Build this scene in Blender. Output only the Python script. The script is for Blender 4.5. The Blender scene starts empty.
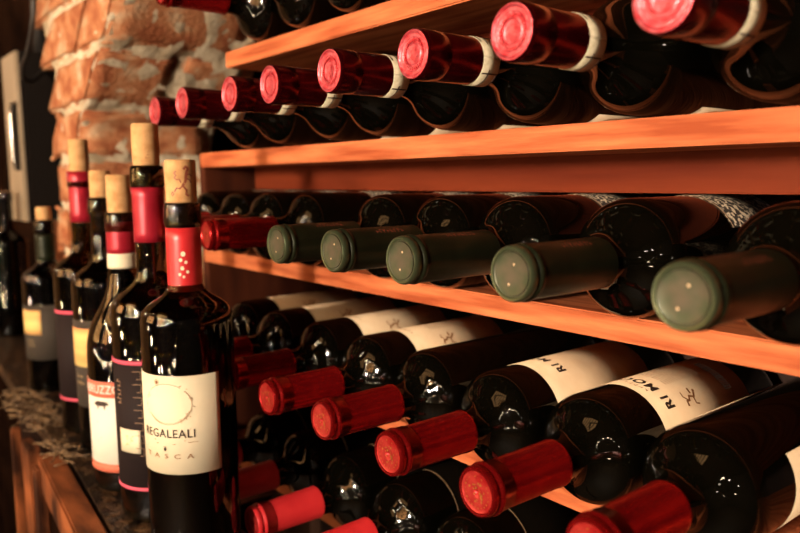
import bpy, bmesh, math, random
from mathutils import Vector, Matrix, noise
from math import sin, cos, pi, radians, sqrt

random.seed(7)
D = bpy.data
COL = bpy.context.scene.collection
OY, OZ = -0.395, 1.35          # rack front stands on y = 0; camera height 1.35 m


# ------------------------------------------------------------------ materials
def mat(name, col=(0.5, 0.5, 0.5), rough=0.5, metal=0.0, spec=0.5, trans=0.0, coat=0.0, ior=1.5):
    m = D.materials.new(name)
    m.use_nodes = True
    b = m.node_tree.nodes['Principled BSDF']
    b.inputs['Base Color'].default_value = (*col, 1)
    b.inputs['Roughness'].default_value = rough
    b.inputs['Metallic'].default_value = metal
    b.inputs['Specular IOR Level'].default_value = spec
    b.inputs['Transmission Weight'].default_value = trans
    b.inputs['Coat Weight'].default_value = coat
    b.inputs['IOR'].default_value = ior
    return m


def noisy(name, c1, c2, scale=(20, 20, 20), rough=0.6, detail=6, bump=0.0, bscale=None, lo=0.35, hi=0.65,
          c3=None, metal=0.0, spec=0.5, nscale=1.0, dist=0.0, bdist=0.002):
    """two or three colours mixed by a noise in object coordinates, optional bump"""
    m = mat(name, c1, rough, metal, spec)
    nt = m.node_tree
    N, L = nt.nodes, nt.links
    b = N['Principled BSDF']
    tc = N.new('ShaderNodeTexCoord')
    mp = N.new('ShaderNodeMapping')
    mp.inputs['Scale'].default_value = scale
    L.new(tc.outputs['Object'], mp.inputs['Vector'])
    n = N.new('ShaderNodeTexNoise')
    n.inputs['Scale'].default_value = nscale
    n.inputs['Detail'].default_value = detail
    n.inputs['Distortion'].default_value = dist
    L.new(mp.outputs['Vector'], n.inputs['Vector'])
    r = N.new('ShaderNodeValToRGB')
    r.color_ramp.elements[0].position = lo
    r.color_ramp.elements[1].position = hi
    r.color_ramp.elements[0].color = (*c1, 1)
    r.color_ramp.elements[1].color = (*c2, 1)
    if c3:
        e = r.color_ramp.elements.new((lo + hi) / 2)
        e.color = (*c3, 1)
    L.new(n.outputs['Fac'], r.inputs['Fac'])
    L.new(r.outputs['Color'], b.inputs['Base Color'])
    if bump:
        n2 = N.new('ShaderNodeTexNoise')
        n2.inputs['Scale'].default_value = 1.0
        n2.inputs['Detail'].default_value = 8
        mp2 = N.new('ShaderNodeMapping')
        mp2.inputs['Scale'].default_value = bscale or scale
        L.new(tc.outputs['Object'], mp2.inputs['Vector'])
        L.new(mp2.outputs['Vector'], n2.inputs['Vector'])
        bp = N.new('ShaderNodeBump')
        bp.inputs['Strength'].default_value = bump
        bp.inputs['Distance'].default_value = bdist
        L.new(n2.outputs['Fac'], bp.inputs['Height'])
        L.new(bp.outputs['Normal'], b.inputs['Normal'])
    return m


M = {}
M['glass_dark'] = mat('dark_bottle_glass', (0.0012, 0.0010, 0.0005), 0.03, spec=0.24)
M['glass_green'] = mat('olive_bottle_glass', (0.11, 0.080, 0.018), 0.015, trans=1.0, ior=1.52)
M['glass_black'] = mat('black_bottle_glass', (0.02, 0.018, 0.008), 0.03, trans=1.0, ior=1.5)
M['wine'] = mat('red_wine', (0.004, 0.001, 0.001), 0.1)
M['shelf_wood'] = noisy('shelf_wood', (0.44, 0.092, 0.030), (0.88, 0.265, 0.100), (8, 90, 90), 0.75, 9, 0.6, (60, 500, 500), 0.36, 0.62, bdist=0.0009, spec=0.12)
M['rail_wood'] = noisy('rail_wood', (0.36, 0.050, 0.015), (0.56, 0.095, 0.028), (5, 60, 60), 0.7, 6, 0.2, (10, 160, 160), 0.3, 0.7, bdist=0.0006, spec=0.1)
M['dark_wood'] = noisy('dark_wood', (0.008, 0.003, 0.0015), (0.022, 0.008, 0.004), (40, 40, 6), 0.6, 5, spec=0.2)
M['side_wood'] = noisy('side_wood', (0.030, 0.007, 0.003), (0.060, 0.014, 0.005), (40, 40, 6), 0.7, 5, spec=0.1)
M['crate_wood'] = noisy('crate_wood', (0.035, 0.010, 0.004), (0.36, 0.105, 0.034), (12, 40, 14), 0.6, 8, 0.5, (40, 120, 90), 0.36, 0.66, bdist=0.001, spec=0.15)
M['rough_top'] = noisy('rough_dark_top', (0.010, 0.005, 0.003), (0.17, 0.085, 0.035), (70, 70, 70), 0.35, 9, 1.0, (110, 110, 110), 0.45, 0.72, bdist=0.005)
M['brick'] = noisy('brick', (0.34, 0.105, 0.042), (0.62, 0.44, 0.27), (24, 24, 36), 0.9, 10, 1.0, (150, 150, 150), 0.36, 0.70, (0.52, 0.22, 0.10), spec=0.2, bdist=0.003)
M['mortar'] = noisy('mortar', (0.42, 0.32, 0.20), (0.78, 0.66, 0.48), (55, 55, 55), 0.95, 9, 1.0, (200, 200, 200), 0.3, 0.7, spec=0.15)
M['dark_wall'] = noisy('dark_wall', (0.006, 0.003, 0.002), (0.016, 0.007, 0.004), (7, 7, 7), 1.0, 6, 0.4, (40, 40, 40), spec=0.0)
M['plaster'] = noisy('dark_plaster', (0.008, 0.004, 0.0025), (0.018, 0.009, 0.005), (3, 3, 3), 0.9, 6)
M['warm_plaster'] = noisy('warm_plaster', (0.10, 0.05, 0.02), (0.16, 0.085, 0.035), (3, 3, 3), 0.9, 6)
M['room_floor'] = noisy('room_floor', (0.02, 0.010, 0.006), (0.04, 0.020, 0.010), (5, 5, 5), 0.6, 6)
M['cap_cherry'] = noisy('cherry_foil', (0.11, 0.002, 0.005), (0.17, 0.005, 0.009), (90, 90, 90), 0.24, 3, metal=0.85, spec=0.6)
M['cap_seal'] = noisy('pink_red_foil', (0.80, 0.035, 0.06), (0.95, 0.20, 0.24), (330, 330, 330), 0.30, 5, 0.9, (480, 480, 480), metal=0.6, bdist=0.0007)
M['cap_red'] = noisy('red_foil', (0.34, 0.005, 0.007), (0.43, 0.009, 0.009), (60, 60, 60), 0.27, 3, metal=0.78)
M['cap_red_face'] = noisy('red_foil_face', (0.42, 0.012, 0.014), (0.60, 0.05, 0.04), (200, 200, 200), 0.3, 4, 0.5, (300, 300, 300), metal=0.5, bdist=0.0006)
M['gold'] = mat('gold_print', (0.75, 0.36, 0.08), 0.3, 0.7)
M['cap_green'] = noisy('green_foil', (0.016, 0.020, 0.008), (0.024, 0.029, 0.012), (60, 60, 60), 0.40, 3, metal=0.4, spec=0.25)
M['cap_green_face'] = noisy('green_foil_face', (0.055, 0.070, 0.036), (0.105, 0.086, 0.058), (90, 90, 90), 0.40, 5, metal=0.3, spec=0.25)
M['green_rim'] = mat('green_foil_rim', (0.10, 0.125, 0.065), 0.3, 0.7)
M['foil_hole'] = mat('foil_hole', (0.50, 0.36, 0.22), 0.6)
M['copper_print'] = mat('copper_print', (0.22, 0.05, 0.025), 0.5)
M['capsule_bright'] = noisy('bright_red_foil', (0.66, 0.022, 0.028), (0.76, 0.034, 0.038), (40, 40, 40), 0.34, 3, metal=0.1)
M['capsule_crimson'] = noisy('crimson_foil', (0.42, 0.012, 0.030), (0.54, 0.022, 0.045), (40, 40, 40), 0.3, 3, metal=0.3)
M['cream'] = noisy('cream_paper', (0.80, 0.69, 0.48), (0.86, 0.76, 0.56), (12, 12, 12), 0.7, 4, spec=0.2)
M['white_paper'] = noisy('white_paper', (0.80, 0.74, 0.62), (0.85, 0.80, 0.68), (12, 12, 12), 0.7, 4, spec=0.2)
M['aged'] = noisy('aged_paper', (0.60, 0.43, 0.27), (0.76, 0.60, 0.40), (34, 22, 34), 0.75, 6, spec=0.2, lo=0.3, hi=0.7)
M['band'] = noisy('neck_band_paper', (0.52, 0.45, 0.30), (0.68, 0.60, 0.42), (300, 300, 300), 0.7, 4, spec=0.2)
M['salmon'] = mat('salmon_paper', (0.72, 0.17, 0.10), 0.65, spec=0.2)
M['pink'] = mat('pink_stripe', (0.74, 0.10, 0.16), 0.6, spec=0.2)
M['grey_paper'] = mat('grey_paper', (0.060, 0.048, 0.038), 0.7, spec=0.12)
M['dark_paper'] = mat('dark_paper', (0.018, 0.011, 0.011), 0.7, spec=0.1)
M['black_paper'] = mat('black_paper', (0.002, 0.0015, 0.001), 0.9, spec=0.0)
M['orange_paper'] = noisy('orange_print', (0.80, 0.26, 0.08), (0.88, 0.62, 0.22), (1, 1, 34), 0.6, 2, lo=0.42, hi=0.58, spec=0.2)
M['ink'] = mat('dark_ink', (0.035, 0.022, 0.018), 0.6, spec=0.2)
M['brown_ink'] = mat('brown_ink', (0.22, 0.10, 0.04), 0.6, spec=0.2)
M['faint_ink'] = mat('faint_ink', (0.52, 0.37, 0.24), 0.6, spec=0.2)
M['gold_ink'] = mat('pale_gold_ink', (0.62, 0.44, 0.22), 0.5, spec=0.2)
M['tan_ink'] = mat('dull_tan_ink', (0.20, 0.12, 0.07), 0.5, spec=0.2)
M['white_ink'] = mat('white_ink', (0.85, 0.80, 0.70), 0.6, spec=0.2)
M['cork'] = noisy('cork', (0.50, 0.25, 0.095), (0.70, 0.41, 0.18), (90, 90, 90), 0.85, 5, 0.3, (300, 300, 300), 0.3, 0.62, spec=0.15, bdist=0.0004)
M['box_metal'] = noisy('pale_box_metal', (0.34, 0.26, 0.17), (0.44, 0.34, 0.23), (10, 10, 10), 0.42, 4)
M['box_dark'] = mat('box_dark_side', (0.006, 0.004, 0.003), 0.8, spec=0.1)
M['chrome'] = mat('handle_metal', (0.6, 0.55, 0.48), 0.25, 0.9)
M['cable'] = mat('black_cable', (0.012, 0.010, 0.009), 0.5)
M['pattern'] = noisy('speckled_label', (0.02, 0.016, 0.014), (0.46, 0.38, 0.28), (330, 330, 330), 0.6, 2, lo=0.50, hi=0.58, spec=0.2)
M['lamp_metal'] = mat('lamp_metal', (0.10, 0.07, 0.04), 0.4, 0.7)


M['straw'] = noisy('dry_straw', (0.10, 0.05, 0.02), (0.36, 0.22, 0.10), (60, 60, 60), 0.8, 4)


def tone(key, k):
    nt = M[key].node_tree
    b = nt.nodes['Principled BSDF']
    c = b.inputs['Base Color'].default_value
    b.inputs['Base Color'].default_value = (c[0] * k, c[1] * k, c[2] * k, 1)
    for q in nt.nodes:
        if q.type == 'VALTORGB':
            for e in q.color_ramp.elements:
                e.color = (e.color[0] * k, e.color[1] * k, e.color[2] * k, 1)


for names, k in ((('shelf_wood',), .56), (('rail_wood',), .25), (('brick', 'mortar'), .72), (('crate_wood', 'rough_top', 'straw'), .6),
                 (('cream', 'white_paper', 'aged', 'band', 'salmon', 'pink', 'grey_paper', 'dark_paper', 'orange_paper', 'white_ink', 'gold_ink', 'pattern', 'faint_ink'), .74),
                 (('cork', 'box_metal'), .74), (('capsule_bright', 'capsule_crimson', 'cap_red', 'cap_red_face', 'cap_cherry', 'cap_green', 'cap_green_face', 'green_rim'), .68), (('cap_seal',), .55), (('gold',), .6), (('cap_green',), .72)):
    for nm in names:
        tone(nm, k)


def emit(name, col, s):
    m = D.materials.new(name)
    m.use_nodes = True
    b = m.node_tree.nodes['Principled BSDF']
    b.inputs['Base Color'].default_value = (*col, 1)
    b.inputs['Emission Color'].default_value = (*col, 1)
    b.inputs['Emission Strength'].default_value = s
    return m


# ------------------------------------------------------------------ helpers
def link(name, me, m=None, parent=None, mats=None):
    o = D.objects.new(name, me)
    COL.objects.link(o)
    if me is not None and len(me.materials) == 0:
        for x in (mats or ([m] if m else [])):
            me.materials.append(x)
    if parent:
        o.parent = parent
    return o


def from_bm(name, bm, m, parent=None, smooth=True):
    me = D.meshes.new(name)
    bm.normal_update()
    bm.to_mesh(me)
    bm.free()
    if smooth:
        for p in me.polygons:
            p.use_smooth = True
    return link(name, me, m, parent)


def empty(name, loc, label, cat, group=None):
    o = D.objects.new(name, None)
    o.empty_display_size = 0.02
    COL.objects.link(o)
    o.location = loc
    tag(o, label, cat, group)
    return o


def tag(o, label, cat, group=None, kind=None):
    if label:
        o['label'] = label
    if cat:
        o['category'] = cat
    if group:
        o['group'] = group
    if kind:
        o['kind'] = kind


def bm_lathe(prof, seg=48, bm=None):
    """profile [(r, z)] turned about z; r = 0 ends are closed by one vertex"""
    bm = bm or bmesh.new()
    rings = []
    for r, z in prof:
        if r < 1e-6:
            rings.append([bm.verts.new((0, 0, z))])
        else:
            rings.append([bm.verts.new((r * cos(2 * pi * i / seg), r * sin(2 * pi * i / seg), z)) for i in range(seg)])
    for a, b in zip(rings, rings[1:]):
        for i in range(seg):
            j = (i + 1) % seg
            if len(a) == 1 and len(b) == 1:
                continue
            if len(a) == 1:
                bm.faces.new((a[0], b[j], b[i]))
            elif len(b) == 1:
                bm.faces.new((a[i], a[j], b[0]))
            else:
                bm.faces.new((a[i], a[j], b[j], b[i]))
    bmesh.ops.recalc_face_normals(bm, faces=bm.faces)
    return bm


def mesh_of(bm, name, m, smooth=True, sharp=None):
    me = D.meshes.new(name)
    bm.to_mesh(me)
    bm.free()
    if smooth:
        for p in me.polygons:
            p.use_smooth = True
        if sharp:
            me.set_sharp_from_angle(angle=radians(sharp))
    me.materials.append(m)
    return me


def bm_box(bm, x0, x1, y0, y1, z0, z1, bev=0.0):
    r = bmesh.ops.create_cube(bm, size=1)
    vs = r['verts']
    for v in vs:
        v.co = Vector((x0 + (v.co.x + .5) * (x1 - x0), y0 + (v.co.y + .5) * (y1 - y0), z0 + (v.co.z + .5) * (z1 - z0)))
    if bev:
        es = list({e for v in vs for e in v.link_edges})
        bmesh.ops.bevel(bm, geom=es, offset=bev, segments=2, affect='EDGES')
    return bm


def box(name, dims, m, parent=None, bev=0.0015):
    return from_bm(name, bm_box(bmesh.new(), *dims, bev=bev), m, parent, smooth=False)


def bm_tube(bm, pts, rad, seg=8):
    pts = [Vector(p) for p in pts]
    rings = []
    for i, p in enumerate(pts):
        t = (pts[min(i + 1, len(pts) - 1)] - pts[max(i - 1, 0)]).normalized()
        u = t.orthogonal().normalized() if i == 0 else (u - t * u.dot(t)).normalized()
        v = t.cross(u)
        rr = rad[i] if isinstance(rad, (list, tuple)) else rad
        rings.append([bm.verts.new(p + (u * cos(2 * pi * k / seg) + v * sin(2 * pi * k / seg)) * rr) for k in range(seg)])
    for a, b in zip(rings, rings[1:]):
        for k in range(seg):
            j = (k + 1) % seg
            bm.faces.new((a[k], a[j], b[j], b[k]))
    bm.faces.new(rings[0][::-1])
    bm.faces.new(rings[-1])
    return bm


def bm_patch(bm, rf, p0, p1, z0, z1, off=0.0003, n=None, nz=1, zc=None):
    """thin sheet of paper on a turned body: angles in degrees, rf(z) the body radius.
    zc(s) bends the upper / lower edge"""
    n = n or max(4, int(abs(p1 - p0) / 5))
    grid_o, grid_i = [], []
    for k in range(nz + 1):
        z = z0 + (z1 - z0) * k / nz
        ro, ri = [], []
        for i in range(n + 1):
            a = radians(p0 + (p1 - p0) * i / n)
            r = rf(z)
            ro.append(bm.verts.new(((r + off) * cos(a), (r + off) * sin(a), z)))
            ri.append(bm.verts.new(((r + 0.00003) * cos(a), (r + 0.00003) * sin(a), z)))
        grid_o.append(ro)
        grid_i.append(ri)
    for k in range(nz):
        for i in range(n):
            bm.faces.new((grid_o[k][i], grid_o[k][i + 1], grid_o[k + 1][i + 1], grid_o[k + 1][i]))
            bm.faces.new((grid_i[k][i], grid_i[k + 1][i], grid_i[k + 1][i + 1], grid_i[k][i + 1]))
    for i in range(n):
        bm.faces.new((grid_o[0][i], grid_i[0][i], grid_i[0][i + 1], grid_o[0][i + 1]))
        bm.faces.new((grid_o[nz][i], grid_o[nz][i + 1], grid_i[nz][i + 1], grid_i[nz][i]))
    for k in range(nz):
        bm.faces.new((grid_o[k][0], grid_o[k + 1][0], grid_i[k + 1][0], grid_i[k][0]))
        bm.faces.new((grid_o[k][n], grid_i[k][n], grid_i[k + 1][n], grid_o[k + 1][n]))
    return bm


def text_geo(s, size, sx=1.0, shear=0.0, spacing=1.0, offset=0.0):
    c = D.curves.new('lettering', 'FONT')
    c.body = s
    c.size = size
    c.shear = shear
    c.space_character = spacing
    c.align_x = 'CENTER'
    c.align_y = 'CENTER'
    c.offset = offset
    c.resolution_u = 3
    o = D.objects.new('lettering_source', c)
    COL.objects.link(o)
    bpy.context.view_layer.update()
    me = D.meshes.new_from_object(o.evaluated_get(bpy.context.evaluated_depsgraph_get()))
    vs = [(v.co.x * sx, v.co.y) for v in me.vertices]
    fs = [tuple(p.vertices) for p in me.polygons]
    D.objects.remove(o)
    D.curves.remove(c)
    D.meshes.remove(me)
    return vs, fs


def wrap(bm, vs, fs, R, phi, zc, off=0.0006, rot=0.0, dx=0.0, dy=0.0):
    """lay flat shapes (x right, y up) on a body of radius R around angle phi (degrees)"""
    c, s = cos(radians(rot)), sin(radians(rot))
    new = []
    for x, y in vs:
        x, y = x * c - y * s + dx, x * s + y * c + dy
        a = radians(phi) + x / R
        new.append(bm.verts.new(((R + off) * cos(a), (R + off) * sin(a), zc + y)))
    for f in fs:
        try:
            bm.faces.new([new[i] for i in f])
        except ValueError:
            pass
    return bm


def stroke(pts, w):
    """flat ribbon along 2-D points -> verts, faces"""
    vs, fs = [], []
    for i, (x, y) in enumerate(pts):
        a, b = pts[max(i - 1, 0)], pts[min(i + 1, len(pts) - 1)]
        dx, dy = b[0] - a[0], b[1] - a[1]
        l = sqrt(dx * dx + dy * dy) or 1
        ww = w[i] if isinstance(w, (list, tuple)) else w
        vs += [(x - dy / l * ww / 2, y + dx / l * ww / 2), (x + dy / l * ww / 2, y - dx / l * ww / 2)]
    for i in range(len(pts) - 1):
        fs.append((2 * i, 2 * i + 1, 2 * i + 3, 2 * i + 2))
    return vs, fs


def marks(w, h, n, seed=1):
    """a line of print too small to read: short upright and slanted strokes"""
    rr = random.Random(seed)
    vs, fs = [], []
    for k in range(n):
        x = -w / 2 + w * (k + .5) / n
        hh = h * rr.choice((.7, .7, 1))
        for pts in ([(x - w / n * .28, -h / 2), (x - w / n * .28, -h / 2 + hh)], [(x - w / n * .28, -h / 2 + hh * rr.choice((.4, .95))), (x + w / n * .25, -h / 2 + hh * rr.choice((.1, .5, .95)))]):
            v, f = stroke(pts, h * .13)
            fs += [tuple(i + len(vs) for i in q) for q in f]
            vs += v
    return vs, fs


def arc_pts(cx, cy, r, a0, a1, n=20, ry=None):
    ry = ry or r
    return [(cx + r * cos(radians(a0 + (a1 - a0) * i / n)), cy + ry * sin(radians(a0 + (a1 - a0) * i / n))) for i in range(n + 1)]


def blob(cx, cy, r, n=8, ry=None):
    p = arc_pts(cx, cy, r, 0, 360 - 360 / n, n - 1, ry)
    return p, [tuple(range(n))]


def rect(x0, x1, y0, y1):
    return [(x0, y0), (x1, y0), (x1, y1), (x0, y1)], [(0, 1, 2, 3)]


# ------------------------------------------------------------------ bottle profile
def bez(p0, p1, p2, p3, n=14):
    out = []
    for i in range(1, n + 1):
        t = i / n
        u = 1 - t
        out.append((u ** 3 * p0[0] + 3 * u * u * t * p1[0] + 3 * u * t * t * p2[0] + t ** 3 * p3[0],
                    u ** 3 * p0[1] + 3 * u * u * t * p1[1] + 3 * u * t * t * p2[1] + t ** 3 * p3[1]))
    return out


def bottle_profile(H, R, zs, hs, rn=0.0138, lip=True, k1=0.62, k2=0.42):
    p = [(0, 0.018), (R * 0.35, 0.015), (R * 0.62, 0.004), (R * 0.80, 0.0), (R * 0.90, 0.0012), (R * 0.975, 0.005), (R, 0.011)]
    p += [(R, zs * 0.35), (R, zs * 0.7), (R, zs)]
    p += bez((R, zs), (R, zs + hs * k1), (rn, zs + hs * k2), (rn, zs + hs))
    if lip:
        p += [(rn - 0.0005, H - 0.021), (rn + 0.0012, H - 0.019), (rn + 0.0016, H - 0.015), (rn + 0.0012, H - 0.0035), (rn + 0.0006, H - 0.0008), (rn - 0.001, H)]
    else:
        p += [(rn - 0.0004, H - 0.002), (rn - 0.002, H)]
    return p


def inner_profile(H, R, zs, hs, rn=0.0138, t=0.0026, k1=0.62, k2=0.42):
    p = [(0, 0.024), (R * 0.35, 0.021), (R * 0.62, 0.010), (R * 0.85, 0.006), (R - t, 0.013)]
    p += [(R - t, zs)]
    p += bez((R - t, zs), (R - t, zs + hs * k1), (rn - t, zs + hs * k2), (rn - t, zs + hs))
    p += [(rn - t - 0.0002, H - 0.02), (rn - t, H)]
    return p


# ------------------------------------------------------------------ lying bottles (built once per kind, then copied)
H_L, R_L = 0.295, 0.0372
ZS_L, HS_L = H_L - 0.110, 0.036
MS = {}
MS['bottle_body'] = mesh_of(bm_lathe(bottle_profile(H_L - 0.001, R_L, ZS_L, HS_L, 0.0136, lip=False), 72), 'bottle_body', M['glass_dark'])
MS['sloped_body'] = mesh_of(bm_lathe(bottle_profile(H_L - 0.001, R_L, ZS_L - 0.006, 0.058, 0.0136, lip=False, k1=.55, k2=.45), 72), 'bottle_body', M['glass_dark'])
Z = H_L


def cap_mesh(key, prof, m):
    MS[key] = mesh_of(bm_lathe([(r, Z - l) for r, l in prof], 56), key, m, sharp=40)


# red (row four / five): rounded rim, bead, groove, long sleeve
cap_mesh('red_sleeve', [(0.0148, 0.0682), (0.0152, 0.0680), (0.0152, 0.0655), (0.0149, 0.065), (0.0146, 0.0195), (0.0143, 0.0185), (0.0145, 0.0176), (0.0151, 0.0165), (0.0152, 0.0098),
                        (0.0156, 0.0092), (0.0159, 0.0080), (0.0156, 0.0068), (0.0146, 0.0060), (0.0143, 0.0050), (0.0148, 0.0042), (0.0150, 0.0030), (0.0146, 0.0012), (0.0136, 0.0000),
                        (0.0126, 0.0001), (0.0120, 0.0008)], M['cap_red'])
MS['bright_sleeve'] = MS['red_sleeve'].copy()
MS['bright_sleeve'].materials[0] = M['capsule_bright']
MS['red_face'] = mesh_of(bm_lathe([(0.0121, Z - 0.0007), (0.0110, Z - 0.0012), (0.0095, Z - 0.0010), (0.0080, Z - 0.0013), (0.0050, Z - 0.0009), (0.0022, Z - 0.0012), (0.0014, Z - 0.0020), (0, Z - 0.0022)], 40),
                         'red_face', M['cap_red_face'], sharp=50)
# cherry (row two): plain cylinder with a fine crease
cap_mesh('cherry_sleeve', [(0.0146, 0.0462), (0.0150, 0.0460), (0.0149, 0.0200), (0.0147, 0.0192), (0.0147, 0.0186), (0.0152, 0.0178), (0.0154, 0.0100), (0.0155, 0.0030), (0.0152, 0.0010), (0.0144, 0.0)], M['cap_cherry'])
MS['cherry_face'] = mesh_of(bm_lathe([(0.01445, Z + 0.0001), (0.0136, Z + 0.0003), (0.0128, Z - 0.0004), (0.0118, Z - 0.0010), (0.0106, Z - 0.0006), (0.0098, Z - 0.0011), (0.0070, Z - 0.0013), (0.0062, Z - 0.0008), (0.0050, Z - 0.0013), (0, Z - 0.0010)], 44),
                           'cherry_face', M['cap_seal'], sharp=50)
# green (row three)
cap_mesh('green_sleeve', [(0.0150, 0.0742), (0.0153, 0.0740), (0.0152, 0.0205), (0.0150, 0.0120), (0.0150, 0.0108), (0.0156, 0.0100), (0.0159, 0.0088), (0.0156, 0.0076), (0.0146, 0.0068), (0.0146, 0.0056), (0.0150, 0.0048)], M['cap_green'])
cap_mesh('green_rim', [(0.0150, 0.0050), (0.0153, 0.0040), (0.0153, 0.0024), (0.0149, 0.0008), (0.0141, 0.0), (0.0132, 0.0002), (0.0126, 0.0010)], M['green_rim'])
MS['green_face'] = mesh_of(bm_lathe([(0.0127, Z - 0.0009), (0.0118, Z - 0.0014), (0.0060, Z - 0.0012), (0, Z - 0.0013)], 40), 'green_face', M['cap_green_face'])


def holes_mesh():
    bm = bmesh.new()
    for (x, y) in ((0.0014, 0.0052), (-0.0018, -0.0058)):
        r = bmesh.ops.create_circle(bm, cap_ends=True, segments=12, radius=0.0007)
        for v in r['verts']:
            v.co += Vector((x, y, Z - 0.0010))
    return mesh_of(bm, 'foil_holes', M['foil_hole'])


MS['pinhole'] = holes_mesh()


def crest_mesh():
    """gold crest and ring of dots stamped on the red foil"""
    bm = bmesh.new()
    rnd = random.Random(3)
    z = Z - 0.00075
    for k in range(22):
        a = 2 * pi * k / 22
        if 0.4 < a < 2.2 and k % 2:
            continue
        r = bmesh.ops.create_circle(bm, cap_ends=True, segments=6, radius=0.00030 + rnd.random() * 0.0003)
        for v in r['verts']:
            v.co += Vector((0.0093 * cos(a), 0.0093 * sin(a), z))
    for k in range(20):
        a, q = rnd.random() * 2 * pi, 0.0022 + rnd.random() * 0.0042
        r = bmesh.ops.create_circle(bm, cap_ends=True, segments=5, radius=0.0003 + rnd.random() * 0.0006)
        for v in r['verts']:
            v.co += Vector((q * cos(a), q * sin(a), z + 0.0001))
    return mesh_of(bm, 'gold_crest', M['gold'], smooth=False)


MS['gold_crest'] = crest_mesh()


def circle_letters():
    """relief on the pink-red seal: raised ring of marks and a central shape"""
    bm = bmesh.new()
    z = Z - 0.0006
    for k in range(30):
        a = 2 * pi * k / 30
        bm_box(bm, -0.0005, 0.0005, 0.0076, 0.0093, z - 0.0008, z + 0.0004)
        bm.verts.ensure_lookup_table()
        for v in bm.verts[-8:]:
            x, y = v.co.x, v.co.y
            v.co.x, v.co.y = x * cos(a) - y * sin(a), x * sin(a) + y * cos(a)
    for (x, y, r) in ((0, 0.0012, 0.0022), (0.0018, -0.0018, 0.0014), (-0.0018, -0.0018, 0.0014), (0, -0.0034, 0.001)):
        q = bmesh.ops.create_circle(bm, cap_ends=True, segments=9, radius=r)
        for v in q['verts']:
            v.co += Vector((x, y, z - 0.0001))
    return mesh_of(bm, 'seal_relief', M['cap_seal'], smooth=False)


MS['seal_relief'] = circle_letters()

rl = lambda z: R_L
# neck band
bm = bmesh.new()
bm_patch(bm, lambda z: 0.01505, 0, 359.9, Z - 0.0600, Z - 0.0455, 0.0003, n=48)
MS['neck_band'] = mesh_of(bm, 'neck_band', M['band'])
bm = bmesh.new()
for a0, a1, za, zb in ((40, 260, 0.0462, 0.0474), (255, 330, 0.0515, 0.0523), (35, 70, 0.0515, 0.0523), (100, 320, 0.0590, 0.0601)):
    bm_patch(bm, lambda z: 0.0152, a0, a1, Z - zb, Z - za, 0.0003, n=24)
for a0 in (256, 68, 318):
    bm_patch(bm, lambda z: 0.0152, a0, a0 + 4, Z - 0.0600, Z - 0.0462, 0.0003, n=2)
MS['band_print'] = mesh_of(bm, 'band_print', M['ink'])


def row4_label(p0, p1, start=0.030, length=0.100, key=None):
    """angles: 90 = facing up when the bottle lies down; text reads across the top"""
    if key not in MS:
        z1 = ZS_L - start
        z0 = z1 - length
        bm = bm_patch(bmesh.new(), rl, p0, p1, z0, z1, 0.0003)
        MS[key] = mesh_of(bm, key, M['aged'])
    return MS[key]


def row4_print():
    z1 = ZS_L - 0.030
    bm = bmesh.new()
    v, f = text_geo('RI MOCU', 0.0118, sx=0.92, spacing=1.2, offset=0.0004)
    wrap(bm, v, f, R_L, 80, z1 - 0.015, 0.0005)
    MS['bold_print'] = mesh_of(bm, 'bold_print', M['ink'], smooth=False)
    bm = bmesh.new()
    v, f = marks(.020, .0036, 5, 2)
    wrap(bm, v, f, R_L, 82, z1 - 0.006, 0.0005)
    # running emblem
    for pts, w in (([(-.002, .008), (.001, .006), (.000, .003), (.002, .000), (-.001, -.004), (.001, -.008)], .0018),
                   ([(-.001, -.003), (-.005, -.001), (-.007, -.004)], .0013), ([(.001, .004), (.005, .006), (.008, .004)], .001),
                   ([(.002, -.004), (.006, -.006)], .0016)):
        v, f = stroke(pts, w)
        wrap(bm, v, f, R_L, 44, z1 - 0.040, 0.0005, rot=20)
    v, f = blob(0.006, -0.001, 0.0012)
    wrap(bm, v, f, R_L, 42, z1 - 0.047, 0.0005)
    MS['brown_print'] = mesh_of(bm, 'brown_print', M['brown_ink'], smooth=False)
    bm = bmesh.new()
    rnd = random.Random(5)
    for k in range(15):
        y = z1 - 0.030 - k * 0.0030
        x = -0.026
        while x < 0.020:
            w = 0.002 + rnd.random() * 0.005
            v, f = rect(x, min(x + w, 0.022), -0.00035, 0.00035)
            wrap(bm, v, f, R_L, 108, y, 0.0005)
            x += w + 0.0012
    MS['fine_print'] = mesh_of(bm, 'fine_print', M['faint_ink'], smooth=False)
    bm = bmesh.new()
    x = -0.014
    while x < 0.014:
        w = rnd.choice((0.0004, 0.0007, 0.0012))
        v, f = rect(x, x + w, -0.0045, 0.0045)
        wrap(bm, v, f, R_L, 62, z1 - 0.088, 0.0005)
        x += w + rnd.choice((0.0005, 0.0008))
    MS['barcode'] = mesh_of(bm, 'barcode', M['ink'], smooth=False)


row4_print()

bm = bmesh.new()
v, f = marks(.026, .0042, 8, 3)
wrap(bm, v, f, 0.0152, 64, Z - 0.046, 0.0002, rot=-90)
MS['capsule_print'] = mesh_of(bm, 'capsule_print', M['copper_print'], smooth=False)

LY = Matrix.Rotation(radians(90), 4, 'X')


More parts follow.
